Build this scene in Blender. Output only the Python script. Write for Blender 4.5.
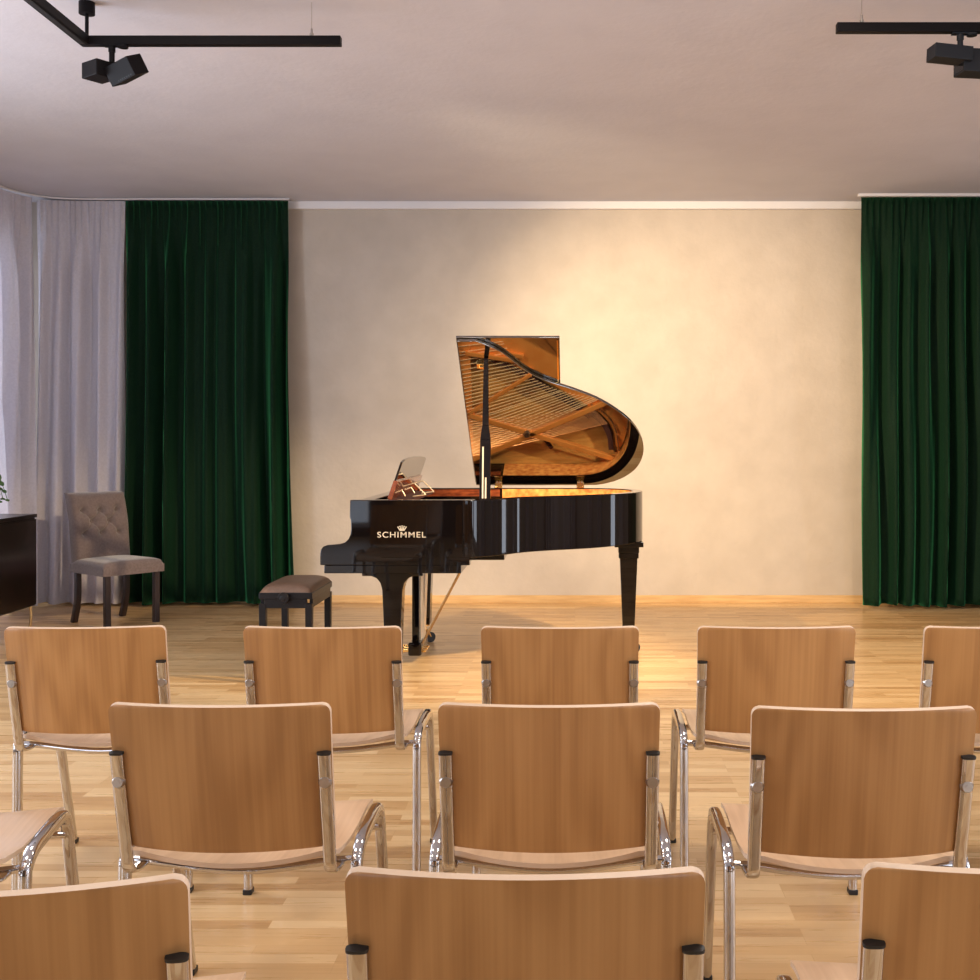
import bpy, bmesh, math, random
from mathutils import Vector, Matrix
random.seed(7)
PI = math.pi
scene = bpy.context.scene
COL = scene.collection
for o in list(bpy.data.objects):
    bpy.data.objects.remove(o)

# ------------------------------------------------------------------ camera, world, light, exposure
CH = 1.357          # eye height
FPX = 1130.0        # focal length in pixels of the 980 px frame
cam_d = bpy.data.cameras.new('camera')
cam = bpy.data.objects.new('camera', cam_d); COL.objects.link(cam)
cam.location = (0, 0, CH); cam.rotation_euler = (PI/2, 0, 0)
cam_d.sensor_width = 36; cam_d.lens = 36*FPX/980
cam_d.shift_x = -85/980; cam_d.shift_y = -53/980
cam_d.clip_start = 0.05
scene.camera = cam

w = bpy.data.worlds.new('world'); scene.world = w; w.use_nodes = True
w.node_tree.nodes['Background'].inputs[0].default_value = (0.62, 0.72, 1.0, 1)
w.node_tree.nodes['Background'].inputs[1].default_value = 0.3

scene.view_settings.view_transform = 'Standard'
scene.view_settings.look = 'None'
scene.view_settings.gamma = 1
scene.view_settings.use_curve_mapping = False
scene.view_settings.exposure = 0.0

def aim(o, target):
    d = Vector(target) - o.location
    o.rotation_euler = d.to_track_quat('-Z', 'Y').to_euler()

def area(name, loc, target, sx, sy, power, color):
    l = bpy.data.lights.new(name, 'AREA'); l.shape = 'RECTANGLE'; l.size = sx; l.size_y = sy
    l.energy = power; l.color = color
    o = bpy.data.objects.new(name, l); COL.objects.link(o); o.location = loc; aim(o, target)
    return o

def spot(name, loc, target, power, angle, blend, color, radius=0.04):
    l = bpy.data.lights.new(name, 'SPOT'); l.energy = power; l.color = color
    l.spot_size = math.radians(angle); l.spot_blend = blend; l.shadow_soft_size = radius
    o = bpy.data.objects.new(name, l); COL.objects.link(o); o.location = loc; aim(o, target)
    return o

WARM = (1.0, 0.755, 0.46)
COOL = (0.80, 0.87, 1.0)
XL, XR, YB, YF, ZC = -4.62, 4.7, 9.26, -3.2, 3.28      # room shell
# daylight through the windows
area('window_light_left', (XL+0.12, 4.6, 1.55), (4, 4.6, 1.5), 1.7, 2.7, 120, COOL)
area('window_light_left_near', (XL+0.12, 1.2, 1.55), (4, 1.2, 1.5), 1.7, 2.7, 90, COOL)
for wy, ww, wp in ((-0.5, 1.4, 65), (1.7, 1.4, 75), (7.15, 0.3, 14)):
    area('window_light_right', (XR-0.12, wy, 1.55), (-4, wy, 1.5), ww, 2.7, wp, COOL)
area('window_light_rear', (-3.4, YF+0.12, 1.55), (-3.2, 4, 1.5), 1.2, 2.7, 30, COOL)
area('window_light_rear', (2.6, YF+0.12, 1.55), (2.6, 4, 1.5), 1.6, 2.7, 40, COOL)
area('window_light_behind_curtain', (XL+0.07, 8.25, 1.55), (4, 8.25, 1.55), 0.9, 2.7, 45, COOL)
# unseen fill lights added under the ceiling to brighten floor and seats
for lx in (-1.8, 0.9):
    for ly in (1.9, 3.9):
        area('audience_fill_light', (lx, ly, ZC-0.03), (lx, ly, 0), 0.5, 0.5, 17 if lx < 0 else 30, (1.0, 0.90, 0.78))
# stage spots on the ceiling tracks and added fill spots
spot('stage_spot_light', (-1.90, 5.12, 2.92), (1.2, 9.26, 1.65), 1300, 52, 1.0, WARM)
spot('stage_spot_light', (-1.93, 5.10, 2.92), (0.75, 9.26, 0.75), 430, 74, 1.0, WARM)  # second, wider cone of the left spot, added to soften its pool
spot('stage_spot_light', (2.2, 4.84, 2.93), (-1.35, 7.5, 0.0), 1000, 46, 0.6, WARM)
spot('stage_spot_light', (2.5, 4.84, 2.93), (1.2, 6.8, 0.0), 420, 75, 1.0, WARM)  # unseen fill spot added to brighten the stage floor

# ------------------------------------------------------------------ materials
def mat(name, color=(0.5, 0.5, 0.5), rough=0.5, metal=0.0, spec=0.5, coat=0.0, sheen=0.0, ior=None):
    m = bpy.data.materials.new(name); m.use_nodes = True
    b = m.node_tree.nodes['Principled BSDF']
    b.inputs['Base Color'].default_value = (*color, 1)
    b.inputs['Roughness'].default_value = rough
    b.inputs['Metallic'].default_value = metal
    b.inputs['Specular IOR Level'].default_value = spec
    b.inputs['Coat Weight'].default_value = coat
    b.inputs['Coat Roughness'].default_value = 0.03
    b.inputs['Sheen Weight'].default_value = sheen
    if ior: b.inputs['IOR'].default_value = ior
    return m

def nt(m):
    return m.node_tree, m.node_tree.nodes, m.node_tree.links, m.node_tree.nodes['Principled BSDF']

def noise_color(m, scale, c1, c2, vec=(1, 1, 1), detail=5, lo=0.35, hi=0.65, distortion=0.0, per_object=False, bump=0.0, bump_scale=None):
    t, N, L, b = nt(m)
    tc = N.new('ShaderNodeTexCoord'); mp = N.new('ShaderNodeMapping')
    mp.inputs['Scale'].default_value = vec
    L.new(tc.outputs['Object'], mp.inputs['Vector'])
    src = mp.outputs['Vector']
    if per_object:
        oi = N.new('ShaderNodeObjectInfo'); va = N.new('ShaderNodeVectorMath'); va.operation = 'ADD'
        mu = N.new('ShaderNodeMath'); mu.operation = 'MULTIPLY'; mu.inputs[1].default_value = 37.0
        L.new(oi.outputs['Random'], mu.inputs[0])
        L.new(mp.outputs['Vector'], va.inputs[0]); L.new(mu.outputs[0], va.inputs[1])
        src = va.outputs[0]
    n = N.new('ShaderNodeTexNoise'); n.inputs['Scale'].default_value = scale
    n.inputs['Detail'].default_value = detail; n.inputs['Distortion'].default_value = distortion
    L.new(src, n.inputs['Vector'])
    r = N.new('ShaderNodeValToRGB')
    r.color_ramp.elements[0].position = lo; r.color_ramp.elements[0].color = (*c1, 1)
    r.color_ramp.elements[1].position = hi; r.color_ramp.elements[1].color = (*c2, 1)
    L.new(n.outputs['Fac'], r.inputs['Fac']); L.new(r.outputs['Color'], b.inputs['Base Color'])
    if bump:
        n2 = n
        if bump_scale:
            n2 = N.new('ShaderNodeTexNoise'); n2.inputs['Scale'].default_value = bump_scale; n2.inputs['Detail'].default_value = 4
            L.new(src, n2.inputs['Vector'])
        bp = N.new('ShaderNodeBump'); bp.inputs['Strength'].default_value = bump; bp.inputs['Distance'].default_value = 0.01
        L.new(n2.outputs['Fac'], bp.inputs['Height']); L.new(bp.outputs['Normal'], b.inputs['Normal'])
    return m

M = {}
M['wall'] = noise_color(mat('beige_plaster', rough=0.75, spec=0.3), 5.0, (0.52, 0.455, 0.385), (0.575, 0.505, 0.43), detail=9, lo=0.3, hi=0.7, bump=0.35, bump_scale=22)
M['ceiling'] = noise_color(mat('ceiling_plaster', rough=0.85, spec=0.2), 3.0, (0.60, 0.59, 0.645), (0.63, 0.62, 0.675), detail=6, bump=0.2, bump_scale=30)
M['sidewall'] = mat('side_plaster', (0.5, 0.45, 0.42), 0.8)
M['white_trim'] = mat('white_trim', (0.82, 0.80, 0.80), 0.5)
M['base'] = noise_color(mat('baseboard_oak', rough=0.4), 4.0, (0.58, 0.36, 0.16), (0.70, 0.47, 0.22), vec=(1, 6, 12))
M['black_metal'] = mat('black_powder_coat', (0.006, 0.0045, 0.005), 0.5, spec=0.12)
M['black_satin'] = mat('black_satin', (0.006, 0.005, 0.006), 0.35, spec=0.25)
M['anthracite'] = mat('anthracite_powder_coat', (0.013, 0.014, 0.017), 0.5, spec=0.2)
M['chrome'] = mat('chrome', (0.58, 0.57, 0.57), 0.05, metal=1.0)
M['steel'] = mat('steel', (0.42, 0.40, 0.38), 0.3, metal=1.0)
M['brass'] = mat('brass', (0.90, 0.62, 0.25), 0.2, metal=1.0)
M['dull_brass'] = mat('dull_brass', (0.42, 0.27, 0.12), 0.35, metal=0.8)
M['rear_panel'] = mat('dark_wood_panelling', (0.10, 0.055, 0.03), 0.5)
M['plastic'] = mat('black_plastic', (0.01, 0.01, 0.01), 0.45)
M['piano'] = mat('black_polyester', (0.003, 0.002, 0.002), 0.03, spec=0.5, coat=0.0, ior=1.45)
M['lid_gloss'] = mat('lid_polyester', (0.006, 0.004, 0.003), 0.03, spec=0.9, coat=0.3, ior=2.2)
M['burl'] = noise_color(mat('burl_veneer', rough=0.2, coat=0.6), 26.0, (0.45, 0.13, 0.03), (0.85, 0.42, 0.12), detail=4, lo=0.3, hi=0.7)
M['gold_plate'] = noise_color(mat('gold_iron', rough=0.32, metal=0.45), 8.0, (0.85, 0.32, 0.07), (0.92, 0.40, 0.10))
M['soundboard'] = noise_color(mat('spruce', rough=0.35, coat=0.3), 9.0, (0.52, 0.27, 0.07), (0.64, 0.37, 0.11), vec=(1, 6, 1))
M['string'] = mat('string_steel', (1.0, 0.78, 0.45), 0.4)
M['copper'] = mat('copper_string', (0.85, 0.45, 0.2), 0.3, metal=1.0)
M['felt'] = mat('dark_felt', (0.05, 0.012, 0.01), 0.9)
M['mahogany'] = noise_color(mat('mahogany', rough=0.2, coat=0.6), 14.0, (0.10, 0.02, 0.008), (0.24, 0.06, 0.02), vec=(1, 4, 4))
M['ivory'] = mat('white_keys', (0.8, 0.78, 0.72), 0.25)
M['logo'] = mat('gold_inlay', (0.92, 0.78, 0.55), 0.35, metal=0.6)
M['leather'] = noise_color(mat('brown_leather', rough=0.42), 60.0, (0.145, 0.082, 0.05), (0.17, 0.098, 0.062), bump=0.1)
M['tuft'] = noise_color(mat('grey_brown_velvet', rough=0.9, sheen=0.5), 70.0, (0.125, 0.092, 0.088), (0.165, 0.125, 0.12), detail=3, bump=0.1, bump_scale=300)
M['dark_leg'] = mat('dark_stained_leg', (0.022, 0.012, 0.012), 0.35)
M['cabinet'] = noise_color(mat('dark_wenge', rough=0.3, coat=0.2), 5.0, (0.005, 0.002, 0.002), (0.010, 0.004, 0.004), vec=(8, 8, 1))
M['gold_leg'] = mat('brushed_gold', (0.65, 0.45, 0.22), 0.35, metal=1.0)
M['leaf'] = noise_color(mat('fern_leaf', rough=0.5), 20.0, (0.03, 0.07, 0.02), (0.08, 0.16, 0.05))
M['pot'] = mat('ceramic_pot', (0.5, 0.48, 0.46), 0.4)
M['soil'] = mat('soil', (0.03, 0.02, 0.015), 0.9)

def veneer(name, c1, c2, c3):
    m = mat(name, rough=0.33, spec=0.5, coat=0.15)
    t, N, L, b = nt(m)
    b.inputs['Coat Roughness'].default_value = 0.25
    tc = N.new('ShaderNodeTexCoord'); mp = N.new('ShaderNodeMapping'); mp.inputs['Scale'].default_value = (4.2, 1.0, 0.75)
    oi = N.new('ShaderNodeObjectInfo'); mu = N.new('ShaderNodeMath'); mu.operation = 'MULTIPLY'; mu.inputs[1].default_value = 41.0
    va = N.new('ShaderNodeVectorMath'); va.operation = 'ADD'
    L.new(tc.outputs['Object'], mp.inputs['Vector']); L.new(oi.outputs['Random'], mu.inputs[0])
    L.new(mp.outputs['Vector'], va.inputs[0]); L.new(mu.outputs[0], va.inputs[1])
    n = N.new('ShaderNodeTexNoise'); n.inputs['Scale'].default_value = 1.3; n.inputs['Detail'].default_value = 1.5
    L.new(va.outputs[0], n.inputs['Vector'])
    m1 = N.new('ShaderNodeMath'); m1.operation = 'MULTIPLY'; m1.inputs[1].default_value = 44.0
    L.new(n.outputs['Fac'], m1.inputs[0])
    sn = N.new('ShaderNodeMath'); sn.operation = 'SINE'; L.new(m1.outputs[0], sn.inputs[0])
    mp2 = N.new('ShaderNodeMapping'); mp2.inputs['Scale'].default_value = (22, 4, 1.6)
    L.new(va.outputs[0], mp2.inputs['Vector'])
    n2 = N.new('ShaderNodeTexNoise'); n2.inputs['Scale'].default_value = 1.0; n2.inputs['Detail'].default_value = 5
    L.new(mp2.outputs['Vector'], n2.inputs['Vector'])
    a = N.new('ShaderNodeMath'); a.operation = 'MULTIPLY_ADD'; a.inputs[1].default_value = 0.17
    L.new(sn.outputs[0], a.inputs[0]); L.new(n2.outputs['Fac'], a.inputs[2])
    r = N.new('ShaderNodeValToRGB'); e = r.color_ramp.elements
    e[0].position = 0.25; e[0].color = (*c1, 1); e[1].position = 0.8; e[1].color = (*c3, 1)
    k = e.new(0.5); k.color = (*c2, 1)
    L.new(a.outputs[0], r.inputs['Fac'])
    hs = N.new('ShaderNodeHueSaturation')
    mr = N.new('ShaderNodeMapRange'); mr.inputs['To Min'].default_value = 0.9; mr.inputs['To Max'].default_value = 1.1
    L.new(oi.outputs['Random'], mr.inputs['Value']); L.new(mr.outputs[0], hs.inputs['Value'])
    L.new(r.outputs['Color'], hs.inputs['Color']); L.new(hs.outputs['Color'], b.inputs['Base Color'])
    return m
M['beech'] = veneer('beech_shaded_veneer', (0.36, 0.170, 0.055), (0.42, 0.205, 0.068), (0.48, 0.245, 0.086))  # chair backs: darker copy of the beech, their shade put into the colour
M['beech_lit'] = veneer('beech_lit_veneer', (0.52, 0.34, 0.21), (0.58, 0.39, 0.245), (0.63, 0.43, 0.275))  # same beech for the seats, colour lightened as if lit from above
M['ply_edge'] = noise_color(mat('plywood_edge', rough=0.5), 4.0, (0.60, 0.43, 0.29), (0.70, 0.52, 0.37))

def floor_mat():
    m = mat('oak_strip_parquet', rough=0.28, spec=0.5)
    t, N, L, b = nt(m)
    tc = N.new('ShaderNodeTexCoord')
    bt = N.new('ShaderNodeTexBrick')
    bt.inputs['Scale'].default_value = 1.0
    bt.inputs['Brick Width'].default_value = 0.62
    bt.inputs['Row Height'].default_value = 0.052
    bt.inputs['Mortar Size'].default_value = 0.0012
    bt.inputs['Mortar Smooth'].default_value = 0.5
    bt.offset = 0.37; bt.offset_frequency = 3; bt.squash = 1.0
    bt.inputs['Color1'].default_value = (0.0, 0.0, 0.0, 1)
    bt.inputs['Color2'].default_value = (1.0, 1.0, 1.0, 1)
    bt.inputs['Mortar'].default_value = (0.1, 0.1, 0.1, 1)
    L.new(tc.outputs['Object'], bt.inputs['Vector'])
    # grain
    mp = N.new('ShaderNodeMapping'); mp.inputs['Scale'].default_value = (2.2, 38, 1)
    L.new(tc.outputs['Object'], mp.inputs['Vector'])
    n = N.new('ShaderNodeTexNoise'); n.inputs['Scale'].default_value = 1.5; n.inputs['Detail'].default_value = 6
    L.new(mp.outputs['Vector'], n.inputs['Vector'])
    a = N.new('ShaderNodeMath'); a.operation = 'MULTIPLY_ADD'; a.inputs[1].default_value = 0.62
    L.new(bt.outputs['Color'], a.inputs[0])
    a2 = N.new('ShaderNodeMath'); a2.operation = 'MULTIPLY'; a2.inputs[1].default_value = 0.42
    L.new(n.outputs['Fac'], a2.inputs[0]); L.new(a2.outputs[0], a.inputs[2])
    r = N.new('ShaderNodeValToRGB'); e = r.color_ramp.elements
    e[0].position = 0.1; e[0].color = (0.42, 0.22, 0.085, 1)
    e[1].position = 0.9; e[1].color = (0.76, 0.53, 0.28, 1)
    k = e.new(0.35); k.color = (0.60, 0.37, 0.165, 1)
    L.new(a.outputs[0], r.inputs['Fac']); L.new(r.outputs['Color'], b.inputs['Base Color'])
    rr = N.new('ShaderNodeMapRange'); rr.inputs['To Min'].default_value = 0.22; rr.inputs['To Max'].default_value = 0.36
    L.new(n.outputs['Fac'], rr.inputs['Value']); L.new(rr.outputs[0], b.inputs['Roughness'])
    return m
M['floor'] = floor_mat()

def velvet(name, c1, c2):
    m = noise_color(mat(name, rough=0.75, spec=0.15, sheen=1.0), 90.0, c1, c2, detail=3, bump=0.15)
    b = nt(m)[3]
    b.inputs['Sheen Tint'].default_value = (0.10, 0.62, 0.26, 1)
    b.inputs['Sheen Roughness'].default_value = 0.35
    return m
M['velvet'] = velvet('green_velvet', (0.0015, 0.013, 0.005), (0.003, 0.020, 0.008))
M['grey_cloth'] = noise_color(mat('grey_cloth', rough=0.85, spec=0.2), 60.0, (0.60, 0.57, 0.62), (0.66, 0.63, 0.68), detail=3)

def make_translucent(m, fac, col):
    t, N, L, b = nt(m)
    tr = N.new('ShaderNodeBsdfTranslucent'); tr.inputs['Color'].default_value = (*col, 1)
    mx = N.new('ShaderNodeMixShader'); mx.inputs[0].default_value = fac
    L.new(b.outputs[0], mx.inputs[1]); L.new(tr.outputs[0], mx.inputs[2])
    L.new(mx.outputs[0], N['Material Output'].inputs['Surface'])
make_translucent(M['grey_cloth'], 0.15, (0.62, 0.60, 0.66))

# ------------------------------------------------------------------ mesh helpers
def obj(name, bm, m, parent=None, smooth=None, bevel=0.0, seg=2, loc=None):
    bmesh.ops.recalc_face_normals(bm, faces=bm.faces)
    me = bpy.data.meshes.new(name); bm.to_mesh(me); bm.free()
    for mm in (m if isinstance(m, (list, tuple)) else [m]):
        me.materials.append(M[mm] if isinstance(mm, str) else mm)
    o = bpy.data.objects.new(name, me); COL.objects.link(o)
    if parent: o.parent = parent
    if loc: o.location = loc
    if smooth is not None:
        me.shade_smooth()
        me.set_sharp_from_angle(angle=math.radians(smooth))
    if bevel:
        md = o.modifiers.new('bevel', 'BEVEL'); md.width = bevel; md.segments = seg; md.limit_method = 'ANGLE'
        md.harden_normals = False
    return o

def tag(o, label, cat, group=None, kind=None):
    o['label'] = label; o['category'] = cat
    if group: o['group'] = group
    if kind: o['kind'] = kind
    return o

def thing(name, label, cat, loc=(0, 0, 0), rotz=0, group=None):
    o = bpy.data.objects.new(name, None); COL.objects.link(o); o.empty_display_size = 0.1
    o.location = loc; o.rotation_euler = (0, 0, rotz)
    return tag(o, label, cat, group)

def struct(name, bm, m, **k):
    o = obj(name, bm, m, **k); o['kind'] = 'structure'; return o

def box(bm, c, s, rot=None):
    mtx = Matrix.Translation(c)
    if rot: mtx = mtx @ rot
    mtx = mtx @ Matrix.Diagonal((s[0], s[1], s[2], 1))
    return bmesh.ops.create_cube(bm, size=1, matrix=mtx)

def bxr(bm, x0, x1, y0, y1, z0, z1):
    box(bm, ((x0+x1)/2, (y0+y1)/2, (z0+z1)/2), (x1-x0, y1-y0, z1-z0))

def cyl(bm, p0, p1, r0, r1=None, n=20):
    p0, p1 = Vector(p0), Vector(p1); d = p1-p0
    q = d.to_track_quat('Z', 'Y').to_matrix().to_4x4()
    bmesh.ops.create_cone(bm, cap_ends=True, segments=n, radius1=r0, radius2=r0 if r1 is None else r1,
                          depth=d.length, matrix=Matrix.Translation((p0+p1)/2) @ q)

def smooth_path(pts, sub=6):
    P = [Vector(p) for p in pts]; out = []
    for i in range(len(P)-1):
        p0 = P[max(i-1, 0)]; p1 = P[i]; p2 = P[i+1]; p3 = P[min(i+2, len(P)-1)]
        for k in range(sub):
            t = k/sub
            out.append(0.5*((2*p1)+(-p0+p2)*t+(2*p0-5*p1+4*p2-p3)*t*t+(-p0+3*p1-3*p2+p3)*t**3))
    out.append(P[-1]); return out

def sweep(bm, pts, ra, rb=None, side=None, n=14, e=2.0):
    """tube along pts; ra = half size along 'side', rb = half size across it"""
    rb = rb or ra
    P = [Vector(p) for p in pts]; rings = []
    prev = Vector(side) if side else None
    for i, p in enumerate(P):
        t = (P[min(i+1, len(P)-1)]-P[max(i-1, 0)]).normalized()
        if prev is None:
            prev = t.orthogonal()
        s = (prev - t*prev.dot(t)).normalized()
        if not side: prev = s
        u = t.cross(s)
        ring = []
        for k in range(n):
            a = 2*PI*(k+0.5)/n; ca, sa = math.cos(a), math.sin(a)
            f = 2.0/e
            ring.append(bm.verts.new(p + s*ra*math.copysign(abs(ca)**f, ca) + u*rb*math.copysign(abs(sa)**f, sa)))
        rings.append(ring)
    for a, b in zip(rings, rings[1:]):
        for k in range(n):
            bm.faces.new((a[k], a[(k+1) % n], b[(k+1) % n], b[k]))
    bm.faces.new(rings[0]); bm.faces.new(list(reversed(rings[-1])))

def prism(bm, poly, axis, a0, a1):
    """extrude a 2-D polygon; axis 'y': poly in (x,z); axis 'z': poly in (x,y); axis 'x': poly in (y,z)"""
    def p3(p, a):
        return {'y': (p[0], a, p[1]), 'z': (p[0], p[1], a), 'x': (a, p[0], p[1])}[axis]
    A = [bm.verts.new(p3(p, a0)) for p in poly]; B = [bm.verts.new(p3(p, a1)) for p in poly]
    bm.faces.new(A); bm.faces.new(list(reversed(B)))
    n = len(poly)
    for i in range(n):
        bm.faces.new((A[i], B[i], B[(i+1) % n], A[(i+1) % n]))

def slab(bm, f, nu, nv, thick, side_mat=0, direction=None):
    """closed curved board from f(u,v)->Vector (u,v in 0..1), thickened along normals"""
    G = [[Vector(f(i/nu, j/nv)) for i in range(nu+1)] for j in range(nv+1)]
    def nrm(i, j):
        if direction: return Vector(direction)
        du = G[j][min(i+1, nu)]-G[j][max(i-1, 0)]; dv = G[min(j+1, nv)][i]-G[max(j-1, 0)][i]
        return du.cross(dv).normalized()
    A = [[bm.verts.new(G[j][i]) for i in range(nu+1)] for j in range(nv+1)]
    B = [[bm.verts.new(G[j][i]+nrm(i, j)*thick) for i in range(nu+1)] for j in range(nv+1)]
    for j in range(nv):
        for i in range(nu):
            bm.faces.new((A[j][i], A[j][i+1], A[j+1][i+1], A[j+1][i]))
            bm.faces.new((B[j][i], B[j+1][i], B[j+1][i+1], B[j][i+1]))
    ed = [(0, i) for i in range(nu+1)]+[(j, nu) for j in range(1, nv+1)]+[(nv, i) for i in range(nu-1, -1, -1)]+[(j, 0) for j in range(nv-1, 0, -1)]
    for k in range(len(ed)):
        a, b = ed[k], ed[(k+1) % len(ed)]
        fc = bm.faces.new((A[a[0]][a[1]], B[a[0]][a[1]], B[b[0]][b[1]], A[b[0]][b[1]]))
        fc.material_index = side_mat

BM = bmesh.new

# ------------------------------------------------------------------ room shell
b = BM(); bxr(b, XL, XR, YF, YB, -0.1, 0); struct('floor', b, 'floor')
b = BM(); bxr(b, XL, XR, YF, YB, ZC, ZC+0.1); struct('ceiling', b, 'ceiling')
b = BM(); bxr(b, XL, XR, YB, YB+0.15, 0, ZC); struct('wall_back', b, 'wall')

def side_wall(name, axis, at, out, lo, hi, wins, m='sidewall'):
    """wall with real window openings between z 0.65 and 2.85"""
    b = BM(); t0, t1 = (at, at+out) if out > 0 else (at+out, at)
    def bb(a0, a1, z0, z1):
        if a1-a0 < 0.01: return
        if axis == 'x': bxr(b, t0, t1, a0, a1, z0, z1)
        else: bxr(b, a0, a1, t0, t1, z0, z1)
    cur = lo
    for (w0, w1) in wins:
        bb(cur, w0, 0, ZC); bb(w0, w1, 0, 0.12); bb(w0, w1, 2.98, ZC); cur = w1
    bb(cur, hi, 0, ZC)
    struct(name, b, m)
WN = [0]
M['glass'] = mat('window_pane', (0.75, 0.85, 1.0), 0.02); nt(M['glass'])[3].inputs['Transmission Weight'].default_value = 1.0
def window(axis, at, w0, w1):
    WN[0] += 1
    b = BM(); z0, z1 = 0.12, 2.98; f = 0.06
    def bb(bm, a0, a1, za, zb, d0, d1):
        if axis == 'x': bxr(bm, at+d0, at+d1, a0, a1, za, zb)
        else: bxr(bm, a0, a1, at+d0, at+d1, za, zb)
    for (a0, a1, za, zb) in ((w0, w0+f, z0, z1), (w1-f, w1, z0, z1), (w0+f, w1-f, z0, z0+f), (w0+f, w1-f, z1-f, z1), ((w0+w1)/2-f/2, (w0+w1)/2+f/2, z0+f, z1-f))[:5 if w1-w0 > 0.5 else 4]:
        bb(b, a0, a1, za, zb, -0.03, 0.03)
    fr = struct('window_%d' % WN[0], b, 'white_trim')
    b = BM(); bb(b, w0+f, w1-f, z0+f, z1-f, -0.004, 0.004)
    obj('pane', b, 'glass', fr)
side_wall('wall_left', 'x', XL, -0.15, YF, YB, [(0.3, 2.1), (3.7, 5.5), (7.75, 8.7)])
window('x', XL-0.08, 0.3, 2.1); window('x', XL-0.08, 3.7, 5.5); window('x', XL-0.08, 7.75, 8.7)
side_wall('wall_right', 'x', XR, 0.15, YF, YB, [(-1.2, 0.2), (1.0, 2.4), (7.0, 7.3)])
for a, c in ((-1.2, 0.2), (1.0, 2.4), (7.0, 7.3)): window('x', XR+0.08, a, c)
side_wall('wall_rear', 'y', YF, -0.15, XL, XR, [(-4.0, -2.8), (1.8, 3.4)], 'rear_panel')
window('y', YF-0.08, -4.0, -2.8); window('y', YF-0.08, 1.8, 3.4)

b = BM(); bxr(b, XL, XR, YB-0.018, YB, 0, 0.062); struct('baseboard_back', b, 'base', bevel=0.003)
b = BM(); bxr(b, -2.42, 2.5, YB-0.05, YB, ZC-0.062, ZC); struct('trim_1', b, 'white_trim', bevel=0.004)

# ------------------------------------------------------------------ curtains
def vnoise(x, seed):
    i = math.floor(x); f = x-i; f = f*f*(3-2*f)
    def h(n):
        r = math.sin(n*127.1+seed*311.7)*43758.5453; return r-math.floor(r)
    return h(i)*(1-f)+h(i+1)*f

def curtain(name, path, mname, seed, lam, amp, ztop, zbot, label, cat, group, flare=(0, 0), top_lam=0.095):
    P = smooth_path(path, 10); L = [0]
    for a, c in zip(P, P[1:]): L.append(L[-1]+(c-a).length)
    T = L[-1]; ns = int(T/0.011); nv = 46
    def at(s):
        s = max(0, min(T, s))
        for k in range(len(P)-1):
            if s <= L[k+1]:
                t = (s-L[k])/max(1e-6, L[k+1]-L[k]); p = P[k].lerp(P[k+1], t)
                d = (P[k+1]-P[k]).normalized(); return p, d
        return P[-1], (P[-1]-P[-2]).normalized()
    b = BM(); rows = []
    for j in range(nv+1):
        v = j/nv; z = ztop+(zbot-ztop)*v; row = []
        mix = min(1, v/0.22); mix = mix*mix*(3-2*mix)
        for i in range(ns+1):
            s = T*i/ns
            p, d = at(s); nrm = Vector((-d.y, d.x, 0))
            wob = 1.3*vnoise(s/0.31+v*0.6, seed)+0.5*vnoise(v*2.2+s*0.7, seed+3)
            big = math.sin(2*PI*(s/lam+wob*0.75))
            big = math.copysign(abs(big)**0.8, big)
            a = amp*(0.25+1.15*vnoise(s/0.22+v*0.9, seed+9))*(0.75+0.45*v)
            small = math.sin(2*PI*(s/top_lam+0.3*vnoise(s*3, seed+5)))
            small = abs(small)**0.5*2-1
            mid = 0.2*amp*math.sin(2*PI*(s/(lam*0.47)+v*0.6+seed))
            off = (1-mix)*small*0.019+mix*(big*a+mid)
            x = p+nrm*off
            fl = flare[0]*(1-i/ns)+flare[1]*(i/ns)
            x = x+d*(fl*v*v)
            zz = z
            if j == nv: zz = zbot+0.018*vnoise(s/0.2, seed+20)
            if j == 0: zz = ztop-0.008*(1-small)*0.5
            row.append(b.verts.new((x.x, x.y, zz)))
        rows.append(row)
    for r0, r1 in zip(rows, rows[1:]):
        for i in range(ns):
            b.faces.new((r0[i], r0[i+1], r1[i+1], r1[i]))
    o = obj(name, b, mname, smooth=80)
    if mname != 'grey_cloth':
        md = o.modifiers.new('solid', 'SOLIDIFY'); md.thickness = 0.004; md.offset = 0
    tag(o, label, cat, group)
    return o

curtain('curtain', [(-4.40, 7.68, 0), (-4.40, 7.9, 0), (-4.39, 8.25, 0), (-4.38, 8.66, 0), (-4.34, 8.86, 0), (-4.29, 8.95, 0)],
        'grey_cloth', 3, 0.17, 0.062, ZC-0.022, 0.018, 'light grey cloth curtain at the left edge, hanging behind the dark sideboard', 'curtain', 'light grey curtains')
curtain('curtain', [(-4.31, 9.04, 0), (-4.1, 9.07, 0), (-3.9, 9.08, 0), (-3.622, 9.08, 0)],
        'grey_cloth', 8, 0.165, 0.062, ZC-0.022, 0.018, 'light grey cloth curtain behind the button-tufted chair, left of the green velvet', 'curtain', 'light grey curtains')
curtain('curtain', [(-3.615, 9.08, 0), (-3.0, 9.08, 0), (-2.31, 9.08, 0)],
        'velvet', 11, 0.165, 0.068, ZC-0.022, 0.018, 'dark green velvet curtain left of the piano, behind the tufted chair', 'curtain', 'green velvet curtains', flare=(0.0, 0.075))
curtain('curtain', [(2.27, 8.94, 0), (3.0, 8.94, 0), (3.9, 8.94, 0), (4.5, 8.94, 0)],
        'velvet', 23, 0.165, 0.065, ZC-0.022, 0.018, 'dark green velvet curtain at the right edge of the photo', 'curtain', 'green velvet curtains', flare=(0.02, 0))

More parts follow.
